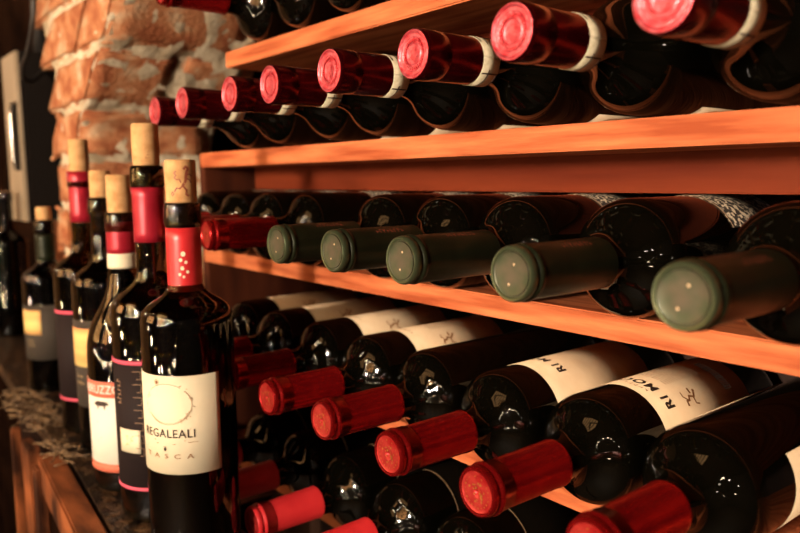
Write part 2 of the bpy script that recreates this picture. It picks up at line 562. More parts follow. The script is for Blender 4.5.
def lying(x, ztop, cap_y, label, group, parts, roll=0.0, yaw=None):
    """a bottle lying on a shelf, neck towards the room"""
    e = D.objects.new('wine_bottle', None)
    e.empty_display_size = 0.02
    COL.objects.link(e)
    tag(e, label, 'wine bottle', group)
    yaw = random.uniform(-0.005, 0.005) if yaw is None else yaw
    e.matrix_world = Matrix.Translation((x, cap_y + H_L + OY, ztop + R_L + 0.0005 + OZ)) @ Matrix.Rotation(yaw, 4, 'Z') @ LY
    for p in parts:
        nm, key = p[0], p[1]
        ang = p[2] if len(p) > 2 else 0.0
        par = e
        if nm.startswith('>'):
            nm = nm[1:]
            par = last
        o = link(nm, MS[key], parent=par)
        if par is e:
            o.rotation_euler.z = radians(ang + roll)
            last = o
        if len(p) > 3:
            o['label'] = p[3]
    return e


S1T, S1B, S2T, S2B, S3T, S3B, S4T, S4B, S5T = .150, .132, .035, .017, -.088, -.105, -.2160, -.2300, -.343

# labels on row-two bodies
MS['side_label'] = mesh_of(bm_patch(bmesh.new(), rl, -82, -58, ZS_L - 0.125, ZS_L - 0.045, 0.0003), 'side_label', M['aged'])
MS['pattern_label'] = mesh_of(bm_patch(bmesh.new(), rl, 30, 190, ZS_L - 0.130, ZS_L - 0.060, 0.0003), 'pattern_label', M['pattern'])
bm = bmesh.new()
for zz in (ZS_L - 0.060,):
    bm_patch(bm, lambda z: R_L + 0.0003, 30, 190, zz - 0.0009, zz, 0.0003)
MS['label_border'] = mesh_of(bm, 'label_border', M['tan_ink'])
MS['dark_label'] = mesh_of(bm_patch(bmesh.new(), rl, -40, 110, ZS_L - 0.120, ZS_L - 0.030, 0.0003), 'dark_label', M['black_paper'])
bm = bmesh.new()
bm_patch(bm, lambda z: R_L + 0.0003, -40, 110, ZS_L - 0.0312, ZS_L - 0.0304, 0.0003)
MS['label_line'] = mesh_of(bm, 'label_line', M['tan_ink'])

CH = [('bottle_body', 'sloped_body'), ('capsule', 'cherry_sleeve'), ('>embossed_seal', 'cherry_face', 0, 'pink red embossed foil disc'), ('>seal_relief', 'seal_relief'),
      ('neck_band', 'neck_band', 0, 'cream paper seal with black brackets'), ('>band_print', 'band_print')]
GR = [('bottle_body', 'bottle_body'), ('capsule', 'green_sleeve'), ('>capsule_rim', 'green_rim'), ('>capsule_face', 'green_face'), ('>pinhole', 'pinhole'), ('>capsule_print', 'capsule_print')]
RD = [('bottle_body', 'bottle_body'), ('capsule', 'red_sleeve'), ('>capsule_face', 'red_face'), ('>gold_crest', 'gold_crest', 0, 'gold crest stamped on red foil')]

# ---- topmost row, on shelf one
g1 = 'wine bottles on the uppermost shelf'
lab1 = {-.730: 'wine bottle on the top shelf whose red capsule peeks over the brick pillar',
        -.645: 'dark bottle on the top shelf, second in from the brick pillar',
        -.560: 'dark bottle on the top shelf at the frame edge, third in from the pillar',
        -.475: 'dark bottle on the top shelf, rightmost body before the shelf edge leaves the frame'}
for x, t in lab1.items():
    lying(x, S1T, .285, t, g1, RD[:3] + [('label', 'side_label', 0)])

# ---- row two, cherry capsules
g2 = 'bottles with cherry capsules on the upper shelf'
r2 = [(-.179, 'cherry capsuled bottle cut off by the top frame edge, furthest right on its shelf'),
      (-.266, 'wine bottle with the largest full pink red capsule disc, cream neck band, at top centre'),
      (-.347, 'cherry capsuled bottle right under the top board, third from the right on its shelf'),
      (-.434, 'cherry capsuled bottle with cream band, middle one of the upper shelf, fourth from the right'),
      (-.521, 'cherry capsuled bottle with thin cream band, fifth from the right on the upper shelf'),
      (-.597, 'cherry capsuled bottle right beside the brick edge, sixth from the right on the upper shelf'),
      (-.690, 'cherry capsuled bottle poking out in front of the bricks, second from the left'),
      (-.767, 'leftmost cherry capsuled bottle, jutting out before the brick pillar')]
for i, (x, t) in enumerate(r2):
    lying(x, S2T + (0.002 if i < 7 else 0), .286 + 0.002 * (i % 3), t, g2, CH + [('label', 'side_label', 0)], roll=(-12, 0, 6, -4, 10, -8, 40, 90)[i] * 0.6)

# ---- row three, green capsules
g3 = 'wine bottles on the middle shelf'
r3 = [(-.162, 'bottle with blurred green capsule at far right of the middle shelf, nearest the viewer', 1),
      (-.262, 'bottle with green capsule in mid picture, second from the right on its shelf', 1),
      (-.350, 'bottle with green capsule, third from the right on the middle shelf', 1),
      (-.430, 'bottle with green capsule, fourth from the right, copper letters on its sleeve', 1),
      (-.507, 'smallest green capsuled bottle, beside the red capsuled one on the middle shelf', 1),
      (-.618, 'only red capsuled bottle on the middle shelf, partly behind the cream labelled bottle', 0),
      (-.713, 'dark shoulder on the middle shelf showing just right of the animal stamped cork', 2),
      (-.790, 'dark bottle shoulder on the middle shelf, second from its left end', 2),
      (-.865, 'leftmost dark bottle shoulder on the middle shelf, against the rack end', 2)]
for i, (x, t, k) in enumerate(r3):
    parts = GR if k == 1 else RD
    lying(x, S3T, .281 + 0.002 * (i % 2), t, g3, parts + [('label', 'pattern_label', 0, 'dark label with silver pattern'), ('>label_border', 'label_border')], roll=(i * 23) % 17 - 8, yaw=-.095 if x == -.618 else None)

# ---- row four, red capsules and aged cream labels
g4 = 'wine bottles with red capsules under the middle shelf'
FULL = [('label', 'lab_full', 0, 'aged cream paper label facing up'), ('>bold_print', 'bold_print'), ('>brown_print', 'brown_print'), ('>fine_print', 'fine_print'), ('>barcode', 'barcode')]
row4_label(12, 178, 0.028, 0.112, key='lab_full')
row4_label(-8, 182, 0.021, 0.118, key='lab_wide')
row4_label(100, 215, 0.030, 0.1, key='lab_back')
row4_label(-78, 35, 0.030, 0.1, key='lab_right')
row4_label(118, 232, 0.030, 0.1, key='lab_left')
r4 = [(-.2065, 'nearest red capsuled bottle at the lower right corner with its cream label facing sideways', 'gap'),
      (-.284, 'red capsuled bottle with cream barcode label facing up, second from lower right', 'full'),
      (-.365, 'red capsuled bottle with gold crest whose label shows only its first big letters', 'left'),
      (-.448, 'red capsuled bottle with black glass facing up and only a sliver of label', 'gap2'),
      (-.526, 'red capsuled bottle with full cream label, just right of the dim shaded capsules', 'full2'),
      (-.612, 'shaded red capsuled bottle right behind the cream labelled standing bottle', 'full2'),
      (-.695, 'second darkest red capsuled bottle in the row under the middle shelf', 'full2'),
      (-.778, 'red capsuled bottle lowest lit and furthest left under the middle shelf', 'full2')]
for i, (x, t, k) in enumerate(r4):
    if k == 'full':
        lp = FULL
    elif k == 'left':
        lp = [('label', 'lab_wide', 18, 'aged cream paper label'), ('>bold_print', 'bold_print', 8)]
    elif k == 'full2':
        lp = [(a[0], a[1], 4) + tuple(a[3:]) for a in FULL[:1]] + [('>brown_print', 'brown_print'), ('>fine_print', 'fine_print')]
    else:
        lp = [('label', 'lab_right', 0 if k == 'gap' else -9, 'aged cream paper label on the side'), ('back_label', 'lab_left', 0, 'thin cream label edge')]
    lying(x, S4T, .279 + 0.003 * (i % 2), t, g4, RD + lp, roll=0)

# ---- row five
g5 = 'wine bottles in the lowest row'
r5 = [(-.402, 'lowest row bottle mostly below the frame, rightmost of that row'),
      (-.487, 'lowest row bottle whose red capsule just shows at the bottom frame edge'),
      (-.572, 'lowest row bottle with brightly lit red capsule at bottom centre left'),
      (-.656, 'lowest row bottle in deep shade behind the bright red capsule'),
      (-.740, 'lowest row bottle furthest left, hidden in shade behind the standing bottles')]
for i, (x, t) in enumerate(r5):
    lying(x, S5T, .284, t, g5, [RD[0], ('capsule', 'bright_sleeve')] + RD[2:3] + [('label', 'dark_label', 0, 'black label with fine pale edge'), ('>label_line', 'label_line')])


# ------------------------------------------------------------------ the rack
rack = empty('wine_rack', (-0.3, 0.0, OZ + S5T - 0.017), 'long reddish wooden wine rack with horizontal shelves full of lying bottles', 'wine rack')


def rpart(name, dims, m, bev=0.0012, label=None):
    x0, x1, y0, y1, z0, z1 = dims
    o = box(name, (x0 + .3, x1 + .3, y0, y1, z0 - S5T + .017, z1 - S5T + .017), m, rack, bev)
    if label:
        o['label'] = label
    return o


XR, YB = 0.34, 0.205
rpart('shelf_board', (-.820, XR, 0, YB, S1B, S1T), M['shelf_wood'])
rpart('shelf_board', (-.904, XR, 0, YB, S2B, S2T), M['shelf_wood'])
rpart('shelf_board', (-.904, XR, 0, YB, S3B, S3T), M['shelf_wood'])
rpart('shelf_board', (-.904, XR, 0, YB, S4B, S4T), M['shelf_wood'])
rpart('shelf_board', (-.904, XR, 0, YB, S5T - .017, S5T), M['shelf_wood'])
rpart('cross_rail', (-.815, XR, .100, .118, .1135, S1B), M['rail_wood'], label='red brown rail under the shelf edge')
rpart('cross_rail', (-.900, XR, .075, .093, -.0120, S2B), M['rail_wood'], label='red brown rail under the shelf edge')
rpart('side_panel', (-.922, -.904, 0.006, YB, -.45, .034), M['side_wood'])
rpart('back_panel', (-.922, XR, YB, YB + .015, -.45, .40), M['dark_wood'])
rpart('side_panel', (XR, XR + .018, 0.0, YB, -.45, .40), M['rail_wood'])
rpart('shelf_board', (-.820, XR, 0, YB, .268, .285), M['shelf_wood'])
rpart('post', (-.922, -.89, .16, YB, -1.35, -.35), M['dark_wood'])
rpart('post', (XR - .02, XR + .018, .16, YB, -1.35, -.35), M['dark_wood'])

# ------------------------------------------------------------------ the ledge (crate like stand) under the upright bottles
LT = -.318
stand = empty('wooden_stand', (-.9, OY + .24, 0), 'rough dark topped wooden stand with slatted front, under the upright bottles', 'stand')
bm = bmesh.new()
poly = [(-.54, .166), (-.54, .2835), (-.79, .2835), (-.79, .385), (-1.110, .385), (-1.110, .313), (-1.305, .313), (-1.305, .43), (-1.75, .43), (-1.75, .255), (-1.10, .216), (-.84, .206), (-.66, .190)]
vs = [bm.verts.new((x + .9, y - .24, OZ + LT - .02)) for x, y in poly]
f = bm.faces.new(vs)
r = bmesh.ops.extrude_face_region(bm, geom=[f])
for v in [g for g in r['geom'] if isinstance(g, bmesh.types.BMVert)]:
    v.co.z += .0198
bmesh.ops.recalc_face_normals(bm, faces=bm.faces)
o = from_bm('stand_top', bm, M['rough_top'], stand, smooth=False)


def bar(name, a, b, w, h, m, parent, org=(0, 0, 0), bev=0.002, up=(0, 0, 1)):
    """square timber from a to b: w sideways, h along up"""
    a, b = Vector(a) - Vector(org), Vector(b) - Vector(org)
    t = (b - a).normalized()
    s = t.cross(Vector(up)).normalized()
    u = s.cross(t)
    bm = bmesh.new()
    bm_box(bm, 0, (b - a).length, -w / 2, w / 2, -h / 2, h / 2, bev)
    for v in bm.verts:
        v.co = a + t * v.co.x + s * v.co.y + u * v.co.z
    return from_bm(name, bm, m, parent, smooth=False)


SO = stand.location
bar('front_rail', (-.60, OY + .169, OZ + LT - .022), (-.915, OY + .196, OZ + LT - .022), .026, .040, M['crate_wood'], stand, SO)
for (x, y, w_, t_, dx) in ((-1.00, .192, .046, .014, -.05), (-.905, .182, .024, .012, .02), (-1.075, .190, .014, .012, .01)):
    bm = bmesh.new()
    bm_box(bm, -w_ / 2, w_ / 2, -t_ / 2, t_ / 2, -.95, 0, .002)
    for v in bm.verts:
        v.co += Vector((x + dx * v.co.z, OY + y, OZ + LT - .012)) - Vector(SO)
    from_bm('slat', bm, M['crate_wood'], stand, smooth=False)
bar('leg', (-.56, OY + .20, OZ + LT - .02), (-.56, OY + .20, 0), .04, .04, M['dark_wood'], stand, SO, up=(0, 1, 0))
bar('leg', (-1.70, OY + .33, OZ + LT - .02), (-1.70, OY + .33, 0), .04, .04, M['dark_wood'], stand, SO, up=(0, 1, 0))


bm = bmesh.new()
rs = random.Random(12)
for k in range(240):
    cx, cy = rs.uniform(-1.20, -.99), rs.uniform(.196, .236)
    if rs.random() < .2:
        cx, cy = rs.uniform(-.93, -.86), rs.uniform(.196, .212)
    a = rs.uniform(0, 2 * pi)
    p = Vector((cx, cy + OY, OZ + LT + rs.uniform(0.001, .012)))
    P = [p]
    for q in range(4):
        a += rs.uniform(-.7, .7)
        P.append(P[-1] + Vector((cos(a) * .007, sin(a) * .005, rs.uniform(-.002, .002))))
    for v in P:
        v.z = max(v.z, OZ + LT + .0012)
    bm_tube(bm, P, .0008, 4)
o = from_bm('dry_straw', bm, M['straw'])
tag(o, 'tangle of dry brown straw lying along the front edge of the stand', 'straw', kind='stuff')

# ------------------------------------------------------------------ upright bottles
def upright(x, y, base, H, R, zs, hs, label, glass='glass_green', rn=0.0138, k1=0.62, k2=0.42, cork_h=0.030, cork_r=0.0118, tilt=(0, 0), wine=None):
    e = empty('wine_bottle', (x, y + OY, base + OZ), label, 'wine bottle', 'upright corked bottles on the stand')
    e.rotation_euler = (tilt[0], tilt[1], 0)
    po = bottle_profile(H, R, zs, hs, rn, True, k1, k2)
    pi_ = inner_profile(H, R, zs, hs, rn, 0.0026, k1, k2)
    o = link('bottle_body', mesh_of(bm_lathe(po + pi_[::-1], 80), 'bottle_body', M[glass], sharp=60), parent=e)
    ci = rn - 0.0030
    cp = [(0, H - .018), (ci, H - .018), (ci, H + .0002), (cork_r, H + .0006), (cork_r + .0003, H + cork_h * .5), (cork_r, H + cork_h - .001), (cork_r - .001, H + cork_h), (0, H + cork_h)]
    c = link('cork', mesh_of(bm_lathe(cp, 36), 'cork', M['cork'], sharp=40), parent=e)
    if wine:
        wp = [(r * 0.985, z) for r, z in pi_ if z <= wine]
        wp = [(0, 0.025)] + [(min(r, R - .0032), z + .0006) for r, z in wp[1:]] + [(R - .0032, wine), (0, wine)]
        link('wine', mesh_of(bm_lathe(wp, 48), 'wine', M['wine'], sharp=40), parent=e)
    return e, c


def sleeve(e, prof_r, z0, z1, m, name='capsule', label=None, seg=48):
    bm = bmesh.new()
    bm_patch(bm, prof_r, 120, 479.99, z0, z1, 0.0004, n=seg, nz=6)
    o = from_bm(name, bm, M[m], e)
    if label:
        o['label'] = label
    return o


def paper(e, R, p0, p1, z0, z1, m, name='label', label=None, off=0.0003):
    o = from_bm(name, bm_patch(bmesh.new(), lambda z: R, p0, p1, z0, z1, off), M[m], e)
    if label:
        o['label'] = label
    return o


def lettering(par, R, items, m, name='print', off=0.0008):
    bm = bmesh.new()
    for v, f, phi, z, rot in items:
        wrap(bm, v, f, R, phi, z, off, rot)
    return from_bm(name, bm, M[m], par, smooth=False)


# F : cream label
FX, FY = -.5945, .242
eF, cF = upright(FX, FY, LT, .300, .0385, .200, .036, 'frontmost upright bottle with cream REGALEALI label and a lion stamped cork', cork_h=.0355, cork_r=.0125)
sleeve(eF, lambda z: .0139 if z < .28 else .0150, .220, .2795, 'capsule_bright', label='bright red neck sleeve')
RF, PF = .0385, -54
lb = paper(eF, RF, PF - 68, PF + 68, .078, .161, 'cream', label='cream paper label')
it = [(*text_geo('REGALEALI', .0100, sx=.92, spacing=1.10, offset=.0001), PF, .1125, 0)]
lettering(lb, RF, it, 'ink', 'title_print')
it = []
for a0, a1, r_, w in ((-150, 40, .0200, .0005), (55, 140, .0200, .0004), (-150, -20, .0190, .0004)):
    it.append((*stroke(arc_pts(0, 0, r_, a0, a1, 26, r_ * .85), w), PF + 3, .1375, 0))
rn_ = random.Random(11)
for k in range(46):
    a = rn_.uniform(-60, 60) if k < 30 else rn_.uniform(150, 215)
    rr = .0200 + rn_.uniform(-.0018, .0022)
    cx, cy = rr * cos(radians(a)), rr * .85 * sin(radians(a))
    ang = rn_.uniform(0, 360)
    l = .0012
    it.append((*stroke([(cx, cy), (cx + l * cos(ang), cy + l * sin(ang))], rn_.choice((.0004, .0007))), PF + 3, .1375, 0))
lettering(lb, RF, it, 'faint_ink', 'wreath_print')
it = []
for k in range(10):
    a = 2 * pi * k / 10
    it.append((*stroke([(0, 0), (.0030 * cos(a), .0030 * sin(a))], [.0007, .0002]), PF - 10, .1555, 0))
for y0, x0, x1 in ((.107, -.012, .016), (.1055, .018, .026), (.104, -.010, .008)):
    it.append((*stroke([(x0, 0), (x1, 0)], .0004), PF, y0, 0))
it.append((*text_geo('T A S C A', .0056, sx=1.45, spacing=1.3), PF, .0935, 0))
lettering(lb, RF, it, 'brown_ink', 'small_print')
lettering(lb, RF, [(*blob(0, 0, .0012, 8, .0016), PF - 2, .0995, 0), (*stroke([(-.0012, .0020), (.0012, .0020)], .0006), PF - 2, .0995, 0)], 'ink', 'crest_print')
# vertical red reflection past the label edge, painted as a squiggle
it = [(*stroke([(0, .008), (.0016, .006), (0, .003), (.0016, 0), (0, -.003), (.0016, -.006), (0, -.008)], .0008), PF + 76, .137, 0)]
lettering(eF, RF, it, 'copper_print', 'side_reflection', .0004)
# emblem on the sleeve and lion on the cork
it = []
for x0, y0, r0 in ((0, .008, .0032), (-.002, .003, .0024), (.002, .001, .0022), (-.001, -.004, .0026), (.003, -.007, .0022), (-.003, -.009, .0020), (0, -.011, .0018)):
    it.append((*blob(x0, y0, r0 * .6, 7, r0 * .7), -26, .250, 0))
lettering(eF, .0139, it, 'cream', 'sleeve_emblem', .0006)
def squiggle(seed, n, sx, sy):
    rr = random.Random(seed)
    out = []
    for k in range(n):
        x, y = rr.uniform(-sx, sx), rr.uniform(-sy, sy)
        pts = [(x, y)]
        a = rr.uniform(0, 6.28)
        for j in range(4):
            a += rr.uniform(-1.1, 1.1)
            pts.append((pts[-1][0] + .0011 * cos(a), pts[-1][1] + .0011 * sin(a)))
        out.append(stroke(pts, .0007))
    return out
LION = [(([(x * 1.2, y * 1.2) for x, y in p]), w * 1.35) for p, w in [([(.002, .009), (.0035, .011), (.005, .0095), (.004, .0075), (.0035, .005), (.003, .001), (.001, -.002)], .0016), ([(-.003, .008), (-.0045, .0065), (-.003, .005), (-.0045, .0035), (-.003, .002), (-.001, .0025), (0, 0)], .0008),
        ([(.0035, .005), (.006, .006), (.0075, .0045)], .0009), ([(.0035, .003), (.006, .002), (.007, 0)], .0009), ([(.001, -.002), (.0035, -.005), (.003, -.008), (.005, -.009)], .0011),
        ([(.001, -.002), (-.001, -.004), (-.003, -.0035), (-.0045, -.006)], .0010), ([(-.006, -.006), (-.005, -.0075), (-.006, -.009), (-.007, -.0075), (-.006, -.006)], .0006)]]
lettering(cF, .0127, [(*stroke(p, w), -22, .3165, 0) for p, w in LION], 'copper_print', 'lion_stamp', .0002)

# E : tall, dark label with pink stripes
def dark_label(e, R, phi, z0, z1, sq=True):
    lb = paper(e, R, phi - 70, phi + 70, z0, z1, 'dark_paper', label='dark label with pink stripes')
    for za, zb in ((z0, z0 + .0032), (z1 - .0042, z1 - .0008)):
        from_bm('pink_stripe', bm_patch(bmesh.new(), lambda z: R + .0003, phi - 70, phi + 70, za, zb, .0003), M['pink'], lb)
    if not sq:
        return lb
    it = []
    for k in range(7):
        yy = z1 - .014 - k * .012
        it.append((*stroke([(-.006, .004), (.002, .004), (.002, -.003), (-.002, -.003)], .0006), phi + 4, yy, 0))
        it.append((*stroke([(.006, .004), (.010, .004), (.010, -.002)], .0006), phi + 4, yy, 0))
    it.append((*marks(.024, .0070, 6, 4), phi - 32, z1 - .030, 90))
    lettering(lb, R, it, 'tan_ink', 'bracket_print')
    p = from_bm('picture_patch', bm_patch(bmesh.new(), lambda z: R + .0003, phi - 34, phi + 2, z0 + .036, z0 + .058, .0003), M['cream'], lb)
    it = [(*s, phi - 16, z0 + .047, 0) for s in squiggle(4, 7, .006, .006)]
    lettering(p, R, it, 'gold_ink', 'sketch_print', .0009)
    return lb


eE, cE = upright(-.680, .2445, LT, .3325, .0385, .196, .040, 'tall upright bottle with dark pink striped label, right behind the cream labelled one', cork_h=.038, cork_r=.0119)
sleeve(eE, lambda z: .0139 if z < .312 else .0150, .262, .3125, 'capsule_crimson', label='crimson neck sleeve')
dark_label(eE, .0385, -48, .034, .157)
lettering(cE, .0119, [(*marks(.022, .0034, 8, 5), -14, .3495, 90)] + [(*s, -62, .349, 0) for s in squiggle(9, 4, .002, .002)], 'brown_ink', 'cork_stamp', .0002)

# D : burgundy shape, white label with salmon bands
eD, cD = upright(-.768, .2465, LT, .287, .0400, .140, .098, 'slope shouldered upright bottle with white label, salmon bands and a small black boar', rn=.0142, k1=.50, k2=.42, cork_h=.038, cork_r=.0122)
sleeve(eD, lambda z: .0143, .245, .2775, 'capsule_crimson', label='crimson neck sleeve')
sleeve(eD, lambda z: .0144, .230, .2450, 'cream', 'neck_band', 'cream band below the red sleeve')
RD_, PD = .0400, -58
lb = paper(eD, RD_, PD - 75, PD + 75, .024, .118, 'white_paper', label='white paper label')
for za, zb in ((.024, .0325), (.102, .118)):
    from_bm('salmon_band', bm_patch(bmesh.new(), lambda z: RD_ + .0003, PD - 75, PD + 75, za, zb, .0003), M['salmon'], lb)
lettering(lb, RD_, [(*text_geo('ABRUZZO', .0125, sx=.85), -66, .1100, 0)], 'white_ink', 'title_print', .0010)
boar = [([(-.006, 0), (.006, 0)], .0052), ([(-.009, -.001), (-.005, 0)], [.0015, .0045]), ([(-.004, -.002), (-.004, -.0055)], .0015), ([(.0045, -.002), (.0045, -.0055)], .0015), ([(.006, .001), (.009, -.001)], [.004, .0012])]
lettering(lb, RD_, [(*stroke(p, w), -62, .0955, 0) for p, w in boar], 'ink', 'boar_print')
lettering(lb, RD_, [(*stroke([(-.014, 0), (.014, 0)], .0004), -52, .076, 0), (*stroke([(-.014, 0), (.014, 0)], .0004), -52, .056, 0), (*stroke([(-.010, 0), (.010, 0)], .0004), -52, .060, 0)], 'faint_ink', 'line_print')

# C : orange and grey label
def orange_label(e, R, phi, z0, z1, half=68):
    lb = paper(e, R, phi - half, phi + half, z0, z1, 'grey_paper', label='grey label with orange picture')
    h = z1 - z0
    pc = from_bm('orange_picture', bm_patch(bmesh.new(), lambda z: R + .0003, phi - half + 2, phi + 14, z0 + h * .47, z1 - h * .09, .0003), M['orange_paper'], lb)
    it = [(*marks(.013, .0035, 5, 6), phi - 18, z0 + h * .36, 0), (*marks(.015, .0035, 6, 7), phi - 16, z0 + h * .28, 0),
          (*stroke([(-.010, 0), (.010, 0)], .0006), phi - 20, z0 + h * .12, 0)]
    lettering(lb, R, it, 'gold_ink', 'small_print', .0005)
    return lb


eC, cC = upright(-.888, .2640, LT, .300, .0382, .198, .036, 'upright bottle with bare black neck, its orange and grey label half hidden', cork_h=.031, cork_r=.0118)
orange_label(eC, .0382, -60, .058, .160)
lettering(cC, .0117, [(*s, -10, .313, 0) for s in squiggle(21, 4, .003, .005)], 'brown_ink', 'cork_stamp', .0002)
# B
eB, cB = upright(-.976, .2660, LT, .331, .0385, .200, .040, 'tall upright bottle with long red neck sleeve, leftmost of the close group', cork_h=.040, cork_r=.0117)
sleeve(eB, lambda z: .0139 if z < .312 else .0152, .268, .3312, 'capsule_crimson', label='crimson neck sleeve')
dark_label(eB, .0385, -50, .045, .160, sq=False)
# A
eA, cA = upright(-1.207, .2730, LT, .262, .0362, .170, .034, 'small blurred upright bottle with orange label under the wall box', glass='glass_black', cork_h=.019, cork_r=.0105)
sleeve(eA, lambda z: .0138, .200, .2400, 'cap_green', label='dark green neck sleeve')
orange_label(eA, .0362, -48, .052, .135, 56)
# G
eG, cG = upright(-1.70, .3120, LT, .300, .0375, .19, .036, 'dark upright bottle cut by the left frame edge', glass='glass_black', cork_h=.0, cork_r=.0108)

# ------------------------------------------------------------------ brick pillar and arch springing
def pil_x1(z):
    return -1.172 + max(0.0, (z - .080)) * 1.25


def pil_x0(z):
    return -1.290 - max(0.0, (z - .165)) * .55


PY0, PY1 = .318, .540


def rough(bm_, amp, sc, seed):
    for v in bm_.verts:
        p = v.co * sc + Vector((seed, seed * .7, 0))
        n = noise.noise_vector(p) * amp + noise.noise_vector(p * 3.1) * amp * .4
        v.co += n


def brick_block(bm_, x0, x1, y0, y1, z0, z1, seed, shear):
    b = bmesh.new()
    bmesh.ops.create_cube(b, size=1)
    for v in b.verts:
        v.co = Vector((x0 + (v.co.x + .5) * (x1 - x0), y0 + (v.co.y + .5) * (y1 - y0), z0 + (v.co.z + .5) * (z1 - z0)))
    bmesh.ops.bevel(b, geom=list(b.edges), offset=.004, segments=2, affect='EDGES')
    bmesh.ops.subdivide_edges(b, edges=list(b.edges), cuts=5, use_grid_fill=True)
    rough(b, .0042, 22, seed)
    for v in b.verts:
        v.co.x += shear(v.co.z)
    me = D.meshes.new('brick_source')
    b.to_mesh(me)
    b.free()
    bm_.from_mesh(me)
    D.meshes.remove(me)


bm = bmesh.new()
pitch = .0745
z = -.295 - .0745 + .034
k = 0
while z < .55:
    z0, z1 = z + .0025, z + pitch - .0055
    zm = (z0 + z1) / 2
    sh = lambda zz, zm=zm: (pil_x1(zz) - pil_x1(zm))
    xa, xb = pil_x0(zm), pil_x1(zm)
    if k % 2 == 0:
        brick_block(bm, xa, xb, PY0, PY0 + .118, z0, z1, k * 3.1, sh)
        brick_block(bm, xa, xb, PY0 + .126, PY1 + .02, z0, z1, k * 3.1 + 1, sh)
    else:
        brick_block(bm, xb - .124, xb, PY0, PY1 - .008, z0, z1, k * 3.1 + 2, sh)
        brick_block(bm, xa, xb - .130, PY0, PY1, z0, z1, k * 3.1 + 2.5, sh)
    z += pitch
    k += 1
for v in bm.verts:
    v.co += Vector((0, OY, OZ))
o = from_bm('wall_pillar', bm, M['brick'])
o['kind'] = 'structure'
# mortar body
bm = bmesh.new()
bmesh.ops.create_grid(bm, x_segments=2, y_segments=2, size=.5)
bm.free()
bm = bmesh.new()
nz, per = 110, []
ring_n = [(0, 0), (1, 0), (1, 1), (0, 1)]
rings = []
for i in range(nz + 1):
    zz = -.318 + (.60 + .318) * i / nz
    xa, xb = pil_x0(zz) + .004, pil_x1(zz) - .004
    ya, yb = PY0 + .004, PY1 - .002
    ring = []
    M_ = 22
    for s in range(4):
        c0 = ((xa, ya), (xb, ya), (xb, yb), (xa, yb))[s]
        c1 = ((xa, ya), (xb, ya), (xb, yb), (xa, yb))[(s + 1) % 4]
        for j in range(M_):
            t = j / M_
            x, y = c0[0] + (c1[0] - c0[0]) * t, c0[1] + (c1[1] - c0[1]) * t
            p = Vector((x, y, zz))
            n = noise.noise_vector(p * 45) * .006 + noise.noise_vector(p * 120) * .003
            # a ragged smear of mortar towards the rack side
            if s in (1, 2):
                n.x += max(0, noise.noise(p * 16 + Vector((3, 1, 4))) ) * .018 * max(0, min(1, (y - .36) / .1))
            ring.append(bm.verts.new(p + n + Vector((0, OY, OZ))))
    rings.append(ring)
for a, b in zip(rings, rings[1:]):
    L_ = len(a)
    for j in range(L_):
        bm.faces.new((a[j], a[(j + 1) % L_], b[(j + 1) % L_], b[j]))
o = from_bm('wall_pillar_mortar', bm, M['mortar'])
o['kind'] = 'structure'
box('wall_pillar_foot', (-1.290, -1.172, PY0 + OY, PY1 + OY, 0, OZ - .318), M['brick'])['kind'] = 'structure'

# ------------------------------------------------------------------ wall box, cable, plank
BX, BY = -1.725, .345
wb = empty('wall_box', (BX, BY + OY, OZ - .080), 'pale metal wall box with dark recessed handle, hanging left of the brick pillar', 'wall box')
box('box_shell', (-.064, .070, .003, .085, 0, .345), M['box_dark'], wb, .006)['label'] = 'dark side of the box'
bm = bmesh.new()
fx0, fx1 = -.062, .066
for (a, b, c, d_) in ((fx0, fx1, .0, .105), (fx0, fx1, .245, .343), (fx0, fx0 + .034, .105, .245), (fx1 - .008, fx1, .105, .245)):
    bm_box(bm, a, b, -.004, .004, c, d_, .001)
from_bm('front_plate', bm, M['box_metal'], wb, smooth=False)['label'] = 'pale metal front plate'
box('recess', (fx0 + .034, fx1 - .008, .002, .0035, .105, .245), M['box_dark'], wb, 0)
h = from_bm('handle', bm_tube(bmesh.new(), [(.020, -.004, .112), (.020, -.009, .125), (.020, -.009, .222), (.020, -.004, .238)], .0042, 10), M['chrome'], wb)
bm = bmesh.new()
v, f = marks(.062, .011, 7, 8)
for q in f:
    pass
vv = [bm.verts.new((.018 - y, -.0048, .050 + x)) for x, y in v]
for q in f:
    try:
        bm.faces.new([vv[i] for i in q])
    except ValueError:
        pass
from_bm('embossed_print', bm, M['tan_ink'], wb, smooth=False)

pts = [(-1.30, .30, .33), (-1.285, .298, .285), (-1.30, .296, .245), (-1.36, .30, .215), (-1.45, .31, .205), (-1.54, .33, .195), (-1.60, .36, .20), (-1.66, .40, .235), (-1.69, .42, .266)]


def smooth_pts(P, n=6):
    out = []
    P = [Vector(p) for p in P]
    for i in range(len(P) - 1):
        p0, p1, p2, p3 = P[max(i - 1, 0)], P[i], P[i + 1], P[min(i + 2, len(P) - 1)]
        for j in range(n):
            t = j / n
            out.append(.5 * ((2 * p1) + (p2 - p0) * t + (2 * p0 - 5 * p1 + 4 * p2 - p3) * t * t + (3 * p1 - p0 - 3 * p2 + p3) * t ** 3))
    out.append(P[-1])
    return out


